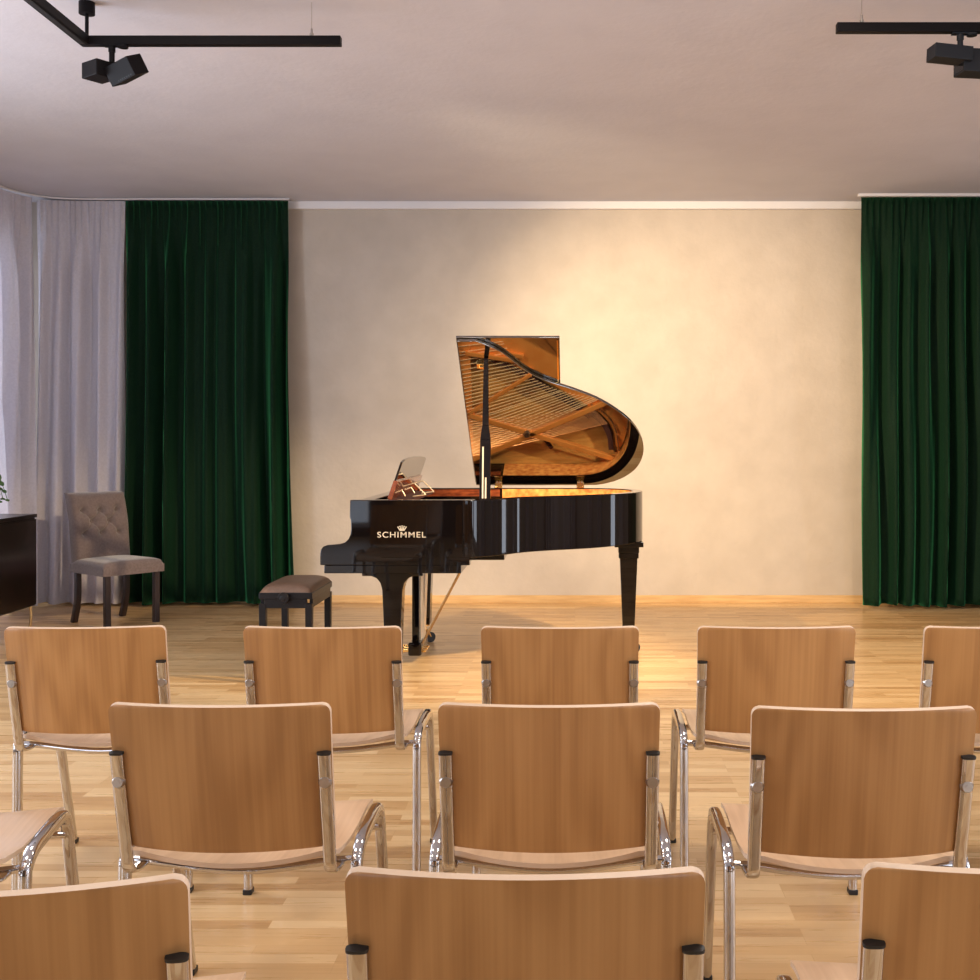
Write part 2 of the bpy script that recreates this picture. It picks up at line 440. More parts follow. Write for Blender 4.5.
b = BM(); sweep(b, smooth_path([(-4.40, 6.1, ZC-0.01), (-4.40, 7.2, ZC-0.01), (-4.39, 8.4, ZC-0.01), (-4.36, 8.78, ZC-0.01), (-4.22, 9.0, ZC-0.01), (-4.0, 9.08, ZC-0.01), (-3.6, 9.09, ZC-0.01), (-2.30, 9.09, ZC-0.01)], 8), 0.006, 0.012, side=(0, 0, 1), e=4)
struct('trim_2', b, 'white_trim')
for (c0, c1) in ((3.1, 3.9), (4.7, 5.1), (5.7, 6.2), (7.6, 8.1)):  # unseen curtains added so the piano's gloss mirrors grey stripes
    curtain('curtain', [(XR-0.16, c0, 0), (XR-0.16, (c0+c1)/2, 0), (XR-0.16, c1, 0)], 'grey_cloth', c0*3, 0.2, 0.045, ZC-0.022, 0.018,
            'light grey cloth curtain added unseen on the right wall, mirrored as stripes in the piano', 'curtain', 'added grey curtains on the right wall')
b = BM(); bxr(b, 2.24, 4.5, 8.92, 8.96, ZC-0.02, ZC); struct('trim_3', b, 'white_trim')

# ------------------------------------------------------------------ grand piano
RZ = 1.016; RB = 0.705
YN, YS = 6.108, 7.60
curve = [(-0.56, 6.108), (-0.50, 6.142), (-0.43, 6.198), (-0.37, 6.272), (-0.31, 6.352), (-0.243, 6.418), (-0.148, 6.482), (0.0, 6.56), (0.13, 6.645),
         (0.24, 6.75), (0.33, 6.865), (0.39, 6.99), (0.425, 7.13), (0.425, 7.26), (0.395, 7.38), (0.335, 7.475), (0.25, 7.545), (0.14, 7.587), (0.02, 7.60)]
CV = [(-0.66, 6.108), (-0.60, 6.108)]+curve
cvs = [(p.x, p.y) for p in smooth_path([(x, y, 0) for x, y in CV], 4)]

def offset(path, d):
    out = []
    for i, p in enumerate(path):
        a = path[max(i-1, 0)]; c = path[min(i+1, len(path)-1)]
        tx, ty = c[0]-a[0], c[1]-a[1]; l = math.hypot(tx, ty)
        out.append((p[0]-ty/l*d, p[1]+tx/l*d))
    return out

piano = thing('grand_piano', 'black polished grand piano with its lid raised, in front of the plain beige wall', 'piano', (-0.4, 6.85, 0))
def P(name, bm, m, parent=None, **k):
    """part modelled in room coordinates, parented to the piano"""
    bmesh.ops.translate(bm, verts=bm.verts, vec=(0.4, -6.85, 0))
    return obj(name, bm, m, parent or piano, **k)

full = [(-1.05, YN)]+cvs+[(-0.5, YS), (-1.05, YS)]
inner = offset(full, 0.062)
def edge_bevel(b, w_):
    bmesh.ops.recalc_face_normals(b, faces=b.faces)
    es = [e for e in b.edges if len(e.link_faces) == 2 and e.calc_face_angle(0) > 0.9 and not all(abs(v.co.x+1.05) < 1e-4 for v in e.verts)]
    bmesh.ops.bevel(b, geom=es, offset=w_, segments=2, affect='EDGES', profile=0.5)
b = BM(); prism(b, full+list(reversed(inner)), 'z', RB, RZ); edge_bevel(b, 0.004)
rim = P('rim', b, 'piano', smooth=22)
b = BM(); bxr(b, -1.05, -0.57, YN+0.001, YN+0.06, 0.6635, 0.7045); P('belly_rail', b, 'piano', rim)
sub = [p for p in full if p[0] > -0.60][:-1]+[(-0.485, YS)]
b = BM(); prism(b, offset(sub, 0.0625)+list(reversed(offset(sub, 0.066))), 'z', 0.80, RZ-0.006)
P('rim_lining', b, 'burl', rim, smooth=40)

b = BM(); bxr(b, -1.04, -0.50, YS-0.072, YS-0.063, 0.89, RZ-0.008); P('side_lining', b, 'mahogany', rim)
b = BM(); bxr(b, -1.04, -0.50, YS-0.082, YS-0.073, 0.89, 0.962); P('side_ledge', b, 'piano', rim, bevel=0.002)
# arms (cheeks) with their curved profile
prof = [(-1.05, RZ), (-1.216, RZ), (-1.218, 0.925), (-1.212, 0.905), (-1.211, 0.86), (-1.214, 0.83), (-1.224, 0.806), (-1.243, 0.787), (-1.27, 0.778), (-1.30, 0.775),
        (-1.34, 0.772), (-1.362, 0.764), (-1.374, 0.748), (-1.378, 0.725), (-1.378, 0.664), (-1.05, 0.664)]
for (a0, a1) in ((YN, YN+0.062), (YS-0.062, YS)):
    b = BM(); prism(b, prof, 'y', a0, a1); edge_bevel(b, 0.004); P('arm', b, 'piano', smooth=22)
# key blocks, key slip, keys, fall board
for (a0, a1) in ((YN+0.063, YN+0.12), (YS-0.12, YS-0.063)):
    b = BM(); bxr(b, -1.35, -1.19, a0, a1, 0.664, 0.745); P('key_block', b, 'piano', bevel=0.006)
b = BM(); bxr(b, -1.357, -0.616, YN+0.004, YS-0.004, 0.619, 0.663); P('keybed', b, 'piano', bevel=0.003)
b = BM(); bxr(b, -1.362, -1.335, YN+0.121, YS-0.121, 0.664, 0.715); P('key_slip', b, 'piano', bevel=0.003)
b = BM()
nk = 52; y0, y1 = YN+0.125, YS-0.125; kw = (y1-y0)/nk
for k in range(nk): bxr(b, -1.333, -1.19, y0+k*kw+0.0005, y0+(k+1)*kw-0.0005, 0.70, 0.724)
for f in b.faces: f.material_index = 0
n0 = len(b.faces)
for k in range(nk-1):
    if (k % 7) in (2, 6): continue
    yy = y1-(k+1)*kw; bxr(b, -1.285, -1.19, yy-0.005, yy+0.005, 0.724, 0.738)
b.faces.ensure_lookup_table()
for f in b.faces[n0:]: f.material_index = 1
P('keyboard', b, ['ivory', 'plastic'])
b = BM(); prism(b, [(-1.188, 0.70), (-1.17, 0.86), (-1.155, 0.93), (-1.14, 0.93), (-1.155, 0.86), (-1.168, 0.70)], 'y', YN+0.064, YS-0.064); P('fallboard', b, 'piano', smooth=40)
b = BM(); bxr(b, -1.205, -1.13, YN+0.064, YS-0.064, 0.935, RZ-0.01); P('lid_front_rail', b, 'piano', bevel=0.003)

# soundboard, plate, strings
so = offset(full, 0.067)
b = BM(); prism(b, [(-0.98, so[0][1])]+so[1:-1]+[(-0.98, so[-1][1])], 'z', 0.79, 0.80); P('soundboard', b, 'soundboard')
pl_in = [(0.30, 7.44), (0.275, 7.36), (0.262, 7.27), (0.225, 7.20), (0.17, 7.14), (0.09, 7.09), (0.02, 7.045), (-0.10, 6.97), (-0.24, 6.885), (-0.36, 6.83), (-0.47, 6.775), (-0.60, 6.73), (-0.69, 6.72)]
io = [p for p in offset(cvs, 0.075)]
io = [p for p in io if not (p[1] > 7.40 and p[0] < 0.34)]
io = [(-0.69, 6.183)]+[p for p in io if p[0] > -0.66]
b = BM(); prism(b, io+pl_in, 'z', 0.862, 0.876)
prism(b, [(-0.99, 6.19), (-0.69, 6.19), (-0.69, 7.52), (-0.99, 7.52)], 'z', 0.874, 0.888)
plate = P('iron_plate', b, 'gold_plate', bevel=0.003)
def strut(p0, p1, wd, z0=0.868, z1=0.915):
    b = BM(); d = Vector((p1[0]-p0[0], p1[1]-p0[1], 0)); L_ = d.length
    box(b, ((p0[0]+p1[0])/2, (p0[1]+p1[1])/2, (z0+z1)/2), (L_, wd, z1-z0), Matrix.Rotation(math.atan2(d.y, d.x), 4, 'Z'))
    P('plate_strut', b, 'gold_plate', plate, bevel=0.005)
strut((-0.71, 7.145), (0.30, 7.47), 0.034)
strut((-0.70, 7.465), (0.21, 7.055), 0.036)
strut((-0.71, 7.135), (-0.29, 6.86), 0.026)
strut((-0.72, 6.715), (-0.34, 6.775), 0.03)
b = BM(); cyl(b, (-0.324, 7.278, 0.91), (-0.324, 7.278, 0.935), 0.028, 0.016); P('plate_bolt', b, 'steel', plate, smooth=40)
b = BM(); cyl(b, (-0.20, 7.36, 0.80), (-0.16, 7.40, 0.85), 0.014); P('plate_post', b, 'felt', plate, smooth=40)
# bridges (raised wood strips under the strings) with dark pins
def strip(name, pts, wd, z0, z1, m):
    b = BM(); sweep(b, smooth_path([(x, y, (z0+z1)/2) for x, y in pts], 5), wd/2, (z1-z0)/2, side=None if False else None, n=8, e=6)
    return P(name, b, m)
def ribbon(b, pts, wd, z0, z1):
    pp = [(p.x, p.y) for p in smooth_path([(x, y, 0) for x, y in pts], 5)]
    prism(b, offset(pp, wd/2)+list(reversed(offset(pp, -wd/2))), 'z', z0, z1)
b = BM(); ribbon(b, [(-0.62, 6.74), (-0.44, 6.815), (-0.331, 6.875), (-0.232, 6.945), (-0.1, 7.025), (0.04, 7.12), (0.10, 7.165)], 0.03, 0.801, 0.885); P('long_bridge', b, 'felt')
b = BM(); ribbon(b, [(0.085, 7.125), (0.155, 7.175), (0.205, 7.235), (0.235, 7.31), (0.245, 7.40)], 0.034, 0.801, 0.888); P('bass_bridge', b, 'felt')
def lerp(a, c, t): return (a[0]+(c[0]-a[0])*t, a[1]+(c[1]-a[1])*t)
Bp = smooth_path([(-0.56, 6.24, 0), (-0.52, 6.56, 0), (-0.42, 6.76, 0), (-0.30, 6.87, 0), (-0.16, 6.95, 0), (0, 7.0, 0), (0.17, 7.03, 0)], 12)
b = BM()
for k in range(38):                       # treble and tenor strings
    t = k/37; p = Bp[int(round(t*(len(Bp)-1)))]; m_ = 0.03+0.42*t
    cyl(b, (-0.95, p.y+m_*(p.x+0.95), 0.899), (p.x, p.y, 0.894), 0.0022, n=6)
o = P('treble_strings', b, 'string'); o['kind'] = 'stuff'
b = BM()
for k in range(16):                       # bass strings cross over the others
    t = k/15
    cyl(b, (-0.95, 7.22+t*0.28, 0.905), (0.13+0.09*t, 7.10+0.10*t, 0.912), 0.0017, n=5)
o = P('bass_strings', b, 'copper'); o['kind'] = 'stuff'
b = BM()
for k in range(46):
    for q in range(3):
        yy = 6.25+k*0.027+q*0.008; xx = -0.86-q*0.035
        cyl(b, (xx, yy, 0.888), (xx, yy, 0.92), 0.0035, n=6)
P('tuning_pins', b, 'steel')['kind'] = 'stuff'
b = BM()
for k in range(26):
    t = k/25; x, y = lerp((-0.80, 6.30), (-0.78, 7.40), t); bxr(b, x-0.04, x+0.03, y-0.012, y+0.012, 0.915, 0.94)
P('dampers', b, 'piano', bevel=0.003)['kind'] = 'stuff'
b = BM()
for k in range(30):
    t = k/29; pts = smooth_path([(0.10, 7.085, 0), (0.19, 7.15, 0), (0.25, 7.23, 0), (0.275, 7.33, 0), (0.283, 7.41, 0)], 8)
    p = pts[int(t*(len(pts)-1))]; cyl(b, (p.x+0.012, p.y-0.01, 0.876), (p.x+0.012, p.y-0.01, 0.905), 0.004, n=6)
P('hitch_pins', b, 'steel')['kind'] = 'stuff'

# lid
TH = math.radians(35.0); HZ = 1.032
def lidpt(x, y, h):      # y measured in closed position, h = height above lid underside
    s = YS-y
    return (x, YS-s*math.cos(TH)-h*math.sin(TH)*(-1)*(-1)*(-1)*0 - 0*h + (-h*-math.sin(TH)), HZ+s*math.sin(TH)+h*math.cos(TH))
def lid_slab(b, poly, h0, h1):
    A = [b.verts.new(lidpt(x, y, h0)) for x, y in poly]; B = [b.verts.new(lidpt(x, y, h1)) for x, y in poly]
    b.faces.new(A); b.faces.new(list(reversed(B))); n = len(poly)
    for i in range(n): b.faces.new((A[i], B[i], B[(i+1) % n], A[(i+1) % n]))
lidpoly = offset([(-0.665, YN)]+cvs[1:], -0.012)
lidpoly = [(-0.665, YN-0.012)]+lidpoly[1:]+[(-0.3, YS), (-0.665, YS)]
lidpoly = [p for p in lidpoly if p[1] <= YS+0.0001]
b = BM(); lid_slab(b, lidpoly, 0, 0.02)
lid = P('lid', b, 'lid_gloss', smooth=30, bevel=0.003)
b = BM(); lid_slab(b, [(-0.672, YN-0.02), (-0.087, YN-0.02), (-0.087, YS), (-0.672, YS)], 0.022, 0.038)
P('lid_front_flap', b, 'lid_gloss', smooth=30, bevel=0.003)
# raised moulding on the folded flap
b = BM(); lid_slab(b, [(-0.103, YN), (-0.096, YN), (-0.096, YS), (-0.103, YS)], 0.0203, 0.0218); P('flap_edge', b, 'brass')
for hx in (-0.512, 0.036):
    b = BM()
    box(b, (hx, YS-0.035, RZ+0.006), (0.05, 0.055, 0.012))
    cyl(b, (hx-0.026, YS-0.012, RZ+0.016), (hx+0.026, YS-0.012, RZ+0.016), 0.009)
    prism(b, [(hx-0.026, RZ+0.01), (hx+0.026, RZ+0.01), (hx+0.016, RZ+0.058), (hx-0.016, RZ+0.058)], 'y', YS-0.040, YS-0.032)
    h = P('lid_hinge', b, 'brass', smooth=40, bevel=0.002)
    b = BM()
    for dx in (-0.009, 0.009): cyl(b, (hx+dx, YS-0.0405, RZ+0.038), (hx+dx, YS-0.044, RZ+0.038), 0.004, n=10)
    P('screw', b, 'steel', h)
# prop stick
base = Vector((-0.492, 6.175, RZ-0.01)); top = Vector(lidpt(-0.51, 6.24, -0.004))
d = (top-base)
b = BM()
def plank(b, p0, p1, w0, w1, dp):
    vs = []
    for p, ww in ((p0, w0), (p1, w1)):
        for sx, sy in ((-1, -1), (1, -1), (1, 1), (-1, 1)):
            vs.append(b.verts.new((p.x+sx*ww/2, p.y+sy*dp/2, p.z)))
    b.faces.new(vs[:4]); b.faces.new(list(reversed(vs[4:])))
    for k in range(4): b.faces.new((vs[k], vs[4+k], vs[4+(k+1) % 4], vs[(k+1) % 4]))
plank(b, base, base+d*0.42, 0.062, 0.058, 0.02)
plank(b, base+d*0.42, base+d*0.52, 0.058, 0.036, 0.02)
plank(b, base+d*0.52, top, 0.036, 0.026, 0.018)
prop = P('lid_prop', b, 'piano', bevel=0.002)
b = BM(); plank(b, base+d*0.02+Vector((-0.012, -0.013, 0)), base+d*0.37+Vector((-0.012, -0.013, 0)), 0.008, 0.008, 0.004)
plank(b, base+d*0.02+Vector((0.004, -0.013, 0)), base+d*0.16+Vector((0.004, -0.013, 0)), 0.008, 0.008, 0.004)
P('prop_inlay', b, 'logo', prop)
b = BM(); c = Vector(lidpt(-0.545, 6.30, -0.008)); box(b, c, (0.045, 0.04, 0.016), Matrix.Rotation(-TH, 4, 'X')); box(b, c+Vector((0.005, -0.008, -0.01)), (0.025, 0.02, 0.02), Matrix.Rotation(-TH, 4, 'X'))
P('prop_cup', b, 'brass', bevel=0.002)

# music desk seen from its side
def desk_pt(yy, h):  # h 0..1 from ledge to top
    return (-1.045+0.068*h, yy, 1.035+(1.232-1.035)*h)
b = BM()
poly = [(6.36, 0.34), (6.36, 0.93), (6.42, 0.99), (6.62, 1.03), (6.855, 1.045), (7.09, 1.03), (7.29, 0.99), (7.35, 0.93), (7.35, 0.34)]
A = [b.verts.new(Vector(desk_pt(y, h))) for y, h in poly]; B = [b.verts.new(Vector(desk_pt(y, h))+Vector((0.013, 0, -0.004))) for y, h in poly]
b.faces.new(A); b.faces.new(list(reversed(B)))
for i in range(len(poly)): b.faces.new((A[i], B[i], B[(i+1) % len(poly)], A[(i+1) % len(poly)]))
desk = P('music_desk', b, 'lid_gloss', bevel=0.002)
b = BM()
A = [b.verts.new(Vector(desk_pt(y, h))) for y, h in ((6.34, -0.12), (6.34, 0.40), (7.37, 0.40), (7.37, -0.12))]
B = [b.verts.new(v.co+Vector((0.02, 0, -0.006))+Vector((0.004, 0, 0))) for v in A]
b.faces.new(A); b.faces.new(list(reversed(B)))
for i in range(4): b.faces.new((A[i], B[i], B[(i+1) % 4], A[(i+1) % 4]))
P('music_ledge', b, 'mahogany', desk, bevel=0.002)
b = BM(); bxr(b, -1.06, -0.93, 6.30, 7.40, RZ-0.03, RZ-0.012); P('desk_tray', b, 'felt', bevel=0.002)
for yy in (6.64, 7.02):
    b = BM(); w_ = [(-1.025, 1.062), (-0.945, 1.086), (-0.877, 1.018), (-0.953, RZ-0.008)]
    for p, q in zip(w_, w_[1:]): cyl(b, (p[0], yy, p[1]), (q[0], yy, q[1]), 0.0038, n=8)
    cyl(b, (-1.03, yy-0.01, 1.07), (-0.995, yy-0.01, RZ-0.008), 0.0038, n=8)
    P('desk_strut', b, 'logo', desk, smooth=60)

# legs
def bracket_leg(yc, ang):
    xc = -0.9945
    half = [(0.165, 0.618), (0.165, 0.60), (0.115, 0.60), (0.085, 0.588), (0.065, 0.562), (0.055, 0.525), (0.054, 0.50), (0.047, 0.34), (0.041, 0.13), (0.041, 0.125)]
    pr = [(xc+a, z) for a, z in half]+[(xc-a, z) for a, z in reversed(half)]
    b = BM(); prism(b, pr, 'y', yc-0.052, yc+0.052)
    lg = P('leg', b, 'piano', smooth=35, bevel=0.004)
    caster(lg, xc, yc, 0.125, ang)
def caster(lg, xc, yc, zt, ang=0.5):
    b = BM(); cyl(b, (xc, yc, zt-0.012), (xc, yc, zt+0.001), 0.036); cyl(b, (xc, yc, zt-0.04), (xc, yc, zt-0.01), 0.014)
    dx, dy = math.cos(ang), math.sin(ang)
    wx, wy = xc+0.04*dx, yc+0.04*dy
    for sgn in (-1, 1):
        q = Vector((wx-dy*0.017*sgn, wy+dx*0.017*sgn, 0.04))
        sweep(b, [Vector((xc-dy*0.012*sgn, yc+dx*0.012*sgn, zt-0.02)), q+Vector((-dx*0.01, -dy*0.01, 0.02)), q], 0.006, n=8)
    P('caster', b, 'brass', lg, smooth=50)
    b = BM(); cyl(b, (wx-dy*0.013, wy+dx*0.013, 0.034), (wx+dy*0.013, wy-dx*0.013, 0.034), 0.034, n=24)
    P('caster_wheel', b, 'plastic', lg, smooth=50)
bracket_leg(6.20, 2.9); bracket_leg(7.46, 0.5)
def tail_leg():
    xc, yc = 0.335, 7.10
    b = BM()
    bxr(b, xc-0.09, xc+0.09, yc-0.09, yc+0.09, 0.672, 0.704)
    bxr(b, xc-0.065, xc+0.065, yc-0.065, yc+0.065, 0.635, 0.672)
    bxr(b, xc-0.062, xc+0.062, yc-0.062, yc+0.062, 0.60, 0.635)
    z0, z1 = 0.60, 0.125
    q = []
    for z, hw in ((z0, 0.055), (z1, 0.036)):
        for sx, sy in ((-1, -1), (1, -1), (1, 1), (-1, 1)): q.append(b.verts.new((xc+sx*hw, yc+sy*hw, z)))
    b.faces.new(q[:4]); b.faces.new(list(reversed(q[4:])))
    for k in range(4): b.faces.new((q[k], q[4+k], q[4+(k+1) % 4], q[(k+1) % 4]))
    lg = P('leg', b, 'piano', bevel=0.003); caster(lg, xc, yc, 0.125, ang=0.25)
tail_leg()
b = BM(); bxr(b, -0.62, -0.40, 6.40, 7.3, 0.66, 0.704); P('under_brace', b, 'piano', bevel=0.003)

# pedal lyre
b = BM()
bxr(b, -1.00, -0.92, 6.76, 7.06, 0.045, 0.125)
lyre = P('pedal_lyre', b, 'piano', bevel=0.012, seg=3)
for yy in (6.80, 7.02):
    b = BM(); bxr(b, -0.978, -0.935, yy-0.018, yy+0.018, 0.12, 0.62); P('lyre_post', b, 'piano', lyre, bevel=0.003)
b = BM()
for yy in (6.86, 6.91, 6.96): cyl(b, (-0.935, yy, 0.12), (-0.935, yy, 0.62), 0.0035, n=10)
for yy in (6.88, 6.94): cyl(b, (-0.925, yy, 0.06), (-0.905, yy, 0.62), 0.005, n=10)
P('pedal_rod', b, 'logo', lyre, smooth=50)
b = BM()
for yy in (6.84, 6.91, 6.98):
    prism(b, [(-1.12, 0.062), (-1.10, 0.078), (-1.0, 0.075), (-0.90, 0.07), (-0.90, 0.055), (-1.0, 0.058), (-1.10, 0.05)], 'y', yy-0.014, yy+0.014)
P('pedals', b, 'brass', lyre, bevel=0.003)
for yy in (6.82, 7.0):
    b = BM(); cyl(b, (-0.93, yy, 0.10), (-0.655, yy-0.03, 0.62), 0.005, n=12); P('lyre_brace', b, 'dull_brass', lyre, smooth=50)

# gilt lettering and crown
def text_mesh(s, name):
    cu = bpy.data.curves.new(name, 'FONT'); cu.body = s; cu.extrude = 0.01; cu.offset = 0.004; cu.space_character = 1.15
    o = bpy.data.objects.new(name, cu); COL.objects.link(o)
    dg = bpy.context.evaluated_depsgraph_get(); dg.update()
    me = bpy.data.meshes.new_from_object(o.evaluated_get(dg)); bpy.data.objects.remove(o)
    b = BM(); b.from_mesh(me); bpy.data.meshes.remove(me); return b
b = text_mesh('SCHIMMEL', 'lettering')
xs = [v.co.x for v in b.verts]; ys = [v.co.y for v in b.verts]
W_, H_ = 0.262, 0.031
x0, x1, yy0, yy1 = min(xs), max(xs), min(ys), max(ys)
for v in b.verts:
    x, y, z = v.co
    v.co = Vector((-1.068+(x-x0)/(x1-x0)*W_, YN-0.0015+(-z)*0.1, 0.8135+(y-yy0)/(yy1-yy0)*H_))
P('lettering', b, 'logo')
b = BM()
cx_, cz_ = -0.9345, 0.855
for k, (dx, dz) in enumerate(((-0.022, 0.014), (-0.011, 0.018), (0, 0.020), (0.011, 0.018), (0.022, 0.014))):
    bx_ = cx_+dx*0.55
    prism(b, [(bx_-0.0035, cz_), (bx_+0.0035, cz_), (cx_+dx+0.002, cz_+dz), (cx_+dx-0.002, cz_+dz)], 'y', YN-0.0025, YN-0.0004)
    cyl(b, (cx_+dx, YN-0.0026, cz_+dz+0.001), (cx_+dx, YN-0.0004, cz_+dz+0.001), 0.0032, n=10)
bxr(b, cx_-0.014, cx_+0.014, YN-0.0025, YN-0.0004, cz_-0.005, cz_+0.001)
P('crown_emblem', b, 'logo')

# ------------------------------------------------------------------ piano bench
bench = thing('piano_bench', 'black wooden piano bench with padded brown leather seat, left of the piano', 'bench', (-1.592, 6.467, 0))
hx, hy = 0.147, 0.257
for sx in (-1, 1):
    for sy in (-1, 1):
        b = BM(); q = []
        for z, hw in ((0.44, 0.0195), (0.0, 0.016)):
            for ax, ay in ((-1, -1), (1, -1), (1, 1), (-1, 1)): q.append(b.verts.new((sx*(hx-0.02)+ax*hw, sy*(hy-0.02)+ay*hw, z)))
        b.faces.new(q[:4]); b.faces.new(list(reversed(q[4:])))
        for k in range(4): b.faces.new((q[k], q[4+k], q[4+(k+1) % 4], q[(k+1) % 4]))
        obj('leg', b, 'black_satin', bench, bevel=0.002)
b = BM()
bxr(b, -hx, hx, -hy, hy, 0.465, 0.50)
fr = obj('seat_frame', b, 'black_satin', bench, bevel=0.004)
b = BM()
for sy in (-1, 1): bxr(b, -hx+0.03, hx-0.03, sy*(hy-0.012)-0.009, sy*(hy-0.012)+0.009, 0.415, 0.465)
for sx in (-1, 1): bxr(b, sx*(hx-0.012)-0.009, sx*(hx-0.012)+0.009, -hy+0.03, hy-0.03, 0.415, 0.465)
obj('apron', b, 'black_satin', bench, bevel=0.002)
b = BM()
def cush(u, v):
    x = (u*2-1); y = (v*2-1)
    h = 0.048*((1-abs(x)**4)*(1-abs(y)**6))**0.45
    return Vector((x*(hx-0.004), y*(hy-0.004), 0.501+h))
nu, nv = 24, 36
G = [[b.verts.new(cush(i/nu, j/nv)) for i in range(nu+1)] for j in range(nv+1)]
for j in range(nv):
    for i in range(nu): b.faces.new((G[j][i], G[j][i+1], G[j+1][i+1], G[j+1][i]))
b.faces.new([G[0][i] for i in range(nu+1)]+[G[j][nu] for j in range(1, nv+1)]+[G[nv][i] for i in range(nu-1, -1, -1)]+[G[j][0] for j in range(nv-1, 0, -1)])
obj('cushion', b, 'leather', bench, smooth=60)
for sy in (-1, 1):
    b = BM()
    cyl(b, (-0.005, sy*hy, 0.474), (-0.005, sy*(hy+0.018), 0.474), 0.012)
    cyl(b, (-0.005, sy*(hy+0.016), 0.474), (-0.005, sy*(hy+0.034), 0.474), 0.033, 0.030, n=28)
    cyl(b, (-0.005, sy*(hy+0.034), 0.474), (-0.005, sy*(hy+0.037), 0.474), 0.018, 0.014)
    obj('height_knob', b, 'black_satin', bench, smooth=40, bevel=0.002)

# ------------------------------------------------------------------ tufted chair
tc = thing('upholstered_chair', 'grey-brown upholstered chair with button-tufted back, in front of the curtains at left', 'chair', (-3.355, 8.27, 0), math.radians(-128))
b = BM()
def seat_top(u, v):
    x = u*2-1; y = v*2-1; e = ((1-abs(x)**8)*(1-abs(y)**8))**0.3
    return Vector((x*(0.222+0.015*v), 0.0+y*0.24, 0.43+0.04*e+0.006*(1-x*x)))
nu, nv = 28, 28
G = [[b.verts.new(seat_top(i/nu, j/nv)) for i in range(nu+1)] for j in range(nv+1)]
for j in range(nv):
    for i in range(nu): b.faces.new((G[j][i], G[j][i+1], G[j+1][i+1], G[j+1][i]))
ring = [G[0][i] for i in range(nu+1)]+[G[j][nu] for j in range(1, nv+1)]+[G[nv][i] for i in range(nu-1, -1, -1)]+[G[j][0] for j in range(nv-1, 0, -1)]
low = [b.verts.new((v.co.x, v.co.y, 0.372)) for v in ring]
for k in range(len(ring)): b.faces.new((ring[k], ring[(k+1) % len(ring)], low[(k+1) % len(ring)], low[k]))
b.faces.new(low)
obj('seat', b, 'tuft', tc, smooth=50)
# back: front face padded, tufted; scrolled top
btn = []
for r_, (zz, n_) in enumerate(((0.815, 3), (0.735, 2), (0.645, 3))):
    for k in range(n_): btn.append(((k-(n_-1)/2)*0.135, zz))
seams = []
for (a, c) in ((0, 3), (3, 6), (1, 3), (1, 4), (3, 6), (3, 6), (2, 4), (3, 5), (4, 6), (4, 7), (3, 6)):
    seams.append((btn[a], btn[c]))
def segd(p, a, c):
    vx_, vy_ = c[0]-a[0], c[1]-a[1]; t = max(0, min(1, ((p[0]-a[0])*vx_+(p[1]-a[1])*vy_)/(vx_*vx_+vy_*vy_)))
    return math.hypot(p[0]-a[0]-t*vx_, p[1]-a[1]-t*vy_)
def spine_y(z):
    t = (z-0.40)/0.54
    return -0.205-0.065*t-0.055*max(0, t-0.55)**1.5*2.2
b = BM(); nu, nv = 66, 76; zlo, zhi = 0.40, 0.945
def front(u, v):
    x = (u*2-1)*0.215*(1+0.02*v); z = zlo+(zhi-zlo)*v
    e = ((1-abs(u*2-1)**10)*(1-abs(v*2-1)**14))**0.4
    y = spine_y(z)+0.066*e
    for p in btn:
        dd = math.hypot(x-p[0], z-p[1]); y -= 0.022*math.exp(-(dd/0.020)**2)+0.026*math.exp(-(dd/0.042)**2)
    ds = min(segd((x, z), a, c) for a, c in seams); y -= 0.013*math.exp(-(ds/0.011)**2)
    return Vector((x, y, z))
G = [[b.verts.new(front(i/nu, j/nv)) for i in range(nu+1)] for j in range(nv+1)]
for j in range(nv):
    for i in range(nu): b.faces.new((G[j][i], G[j][i+1], G[j+1][i+1], G[j+1][i]))
K = [[b.verts.new((G[j][i].co.x, spine_y(G[j][i].co.z)-0.028, G[j][i].co.z)) for i in (0, nu)] for j in range(nv+1)]
for j in range(nv):
    b.faces.new((K[j][0], K[j+1][0], K[j+1][1], K[j][1]))
    b.faces.new((G[j][0], G[j+1][0], K[j+1][0], K[j][0])); b.faces.new((G[j+1][nu], G[j][nu], K[j][1], K[j+1][1]))
b.faces.new([G[nv][i] for i in range(nu+1)]+[K[nv][1], K[nv][0]]); b.faces.new([G[0][i] for i in range(nu, -1, -1)]+[K[0][0], K[0][1]])
bk = obj('backrest', b, 'tuft', tc, smooth=60)
for p in btn:
    b = BM(); y = spine_y(p[1])+0.052-0.045
    bmesh.ops.create_uvsphere(b, u_segments=12, v_segments=8, radius=0.009, matrix=Matrix.Translation((p[0], y+0.003, p[1])) @ Matrix.Diagonal((1, 0.6, 1, 1)))
    obj('button', b, 'tuft', bk, smooth=60)
for sx in (-1, 1):
    b = BM(); sweep(b, [(sx*0.192, 0.205, 0.372), (sx*0.190, 0.207, 0.0)], 0.021, 0.021, side=(1, 0, 0), n=12, e=8); obj('leg', b, 'dark_leg', tc, bevel=0.002)
    b = BM(); sweep(b, smooth_path([(sx*0.19, -0.20, 0.39), (sx*0.19, -0.195, 0.28), (sx*0.19, -0.205, 0.14), (sx*0.19, -0.25, 0.0)], 5), 0.02, 0.022, side=(1, 0, 0), n=12, e=8); obj('leg', b, 'dark_leg', tc, smooth=40)

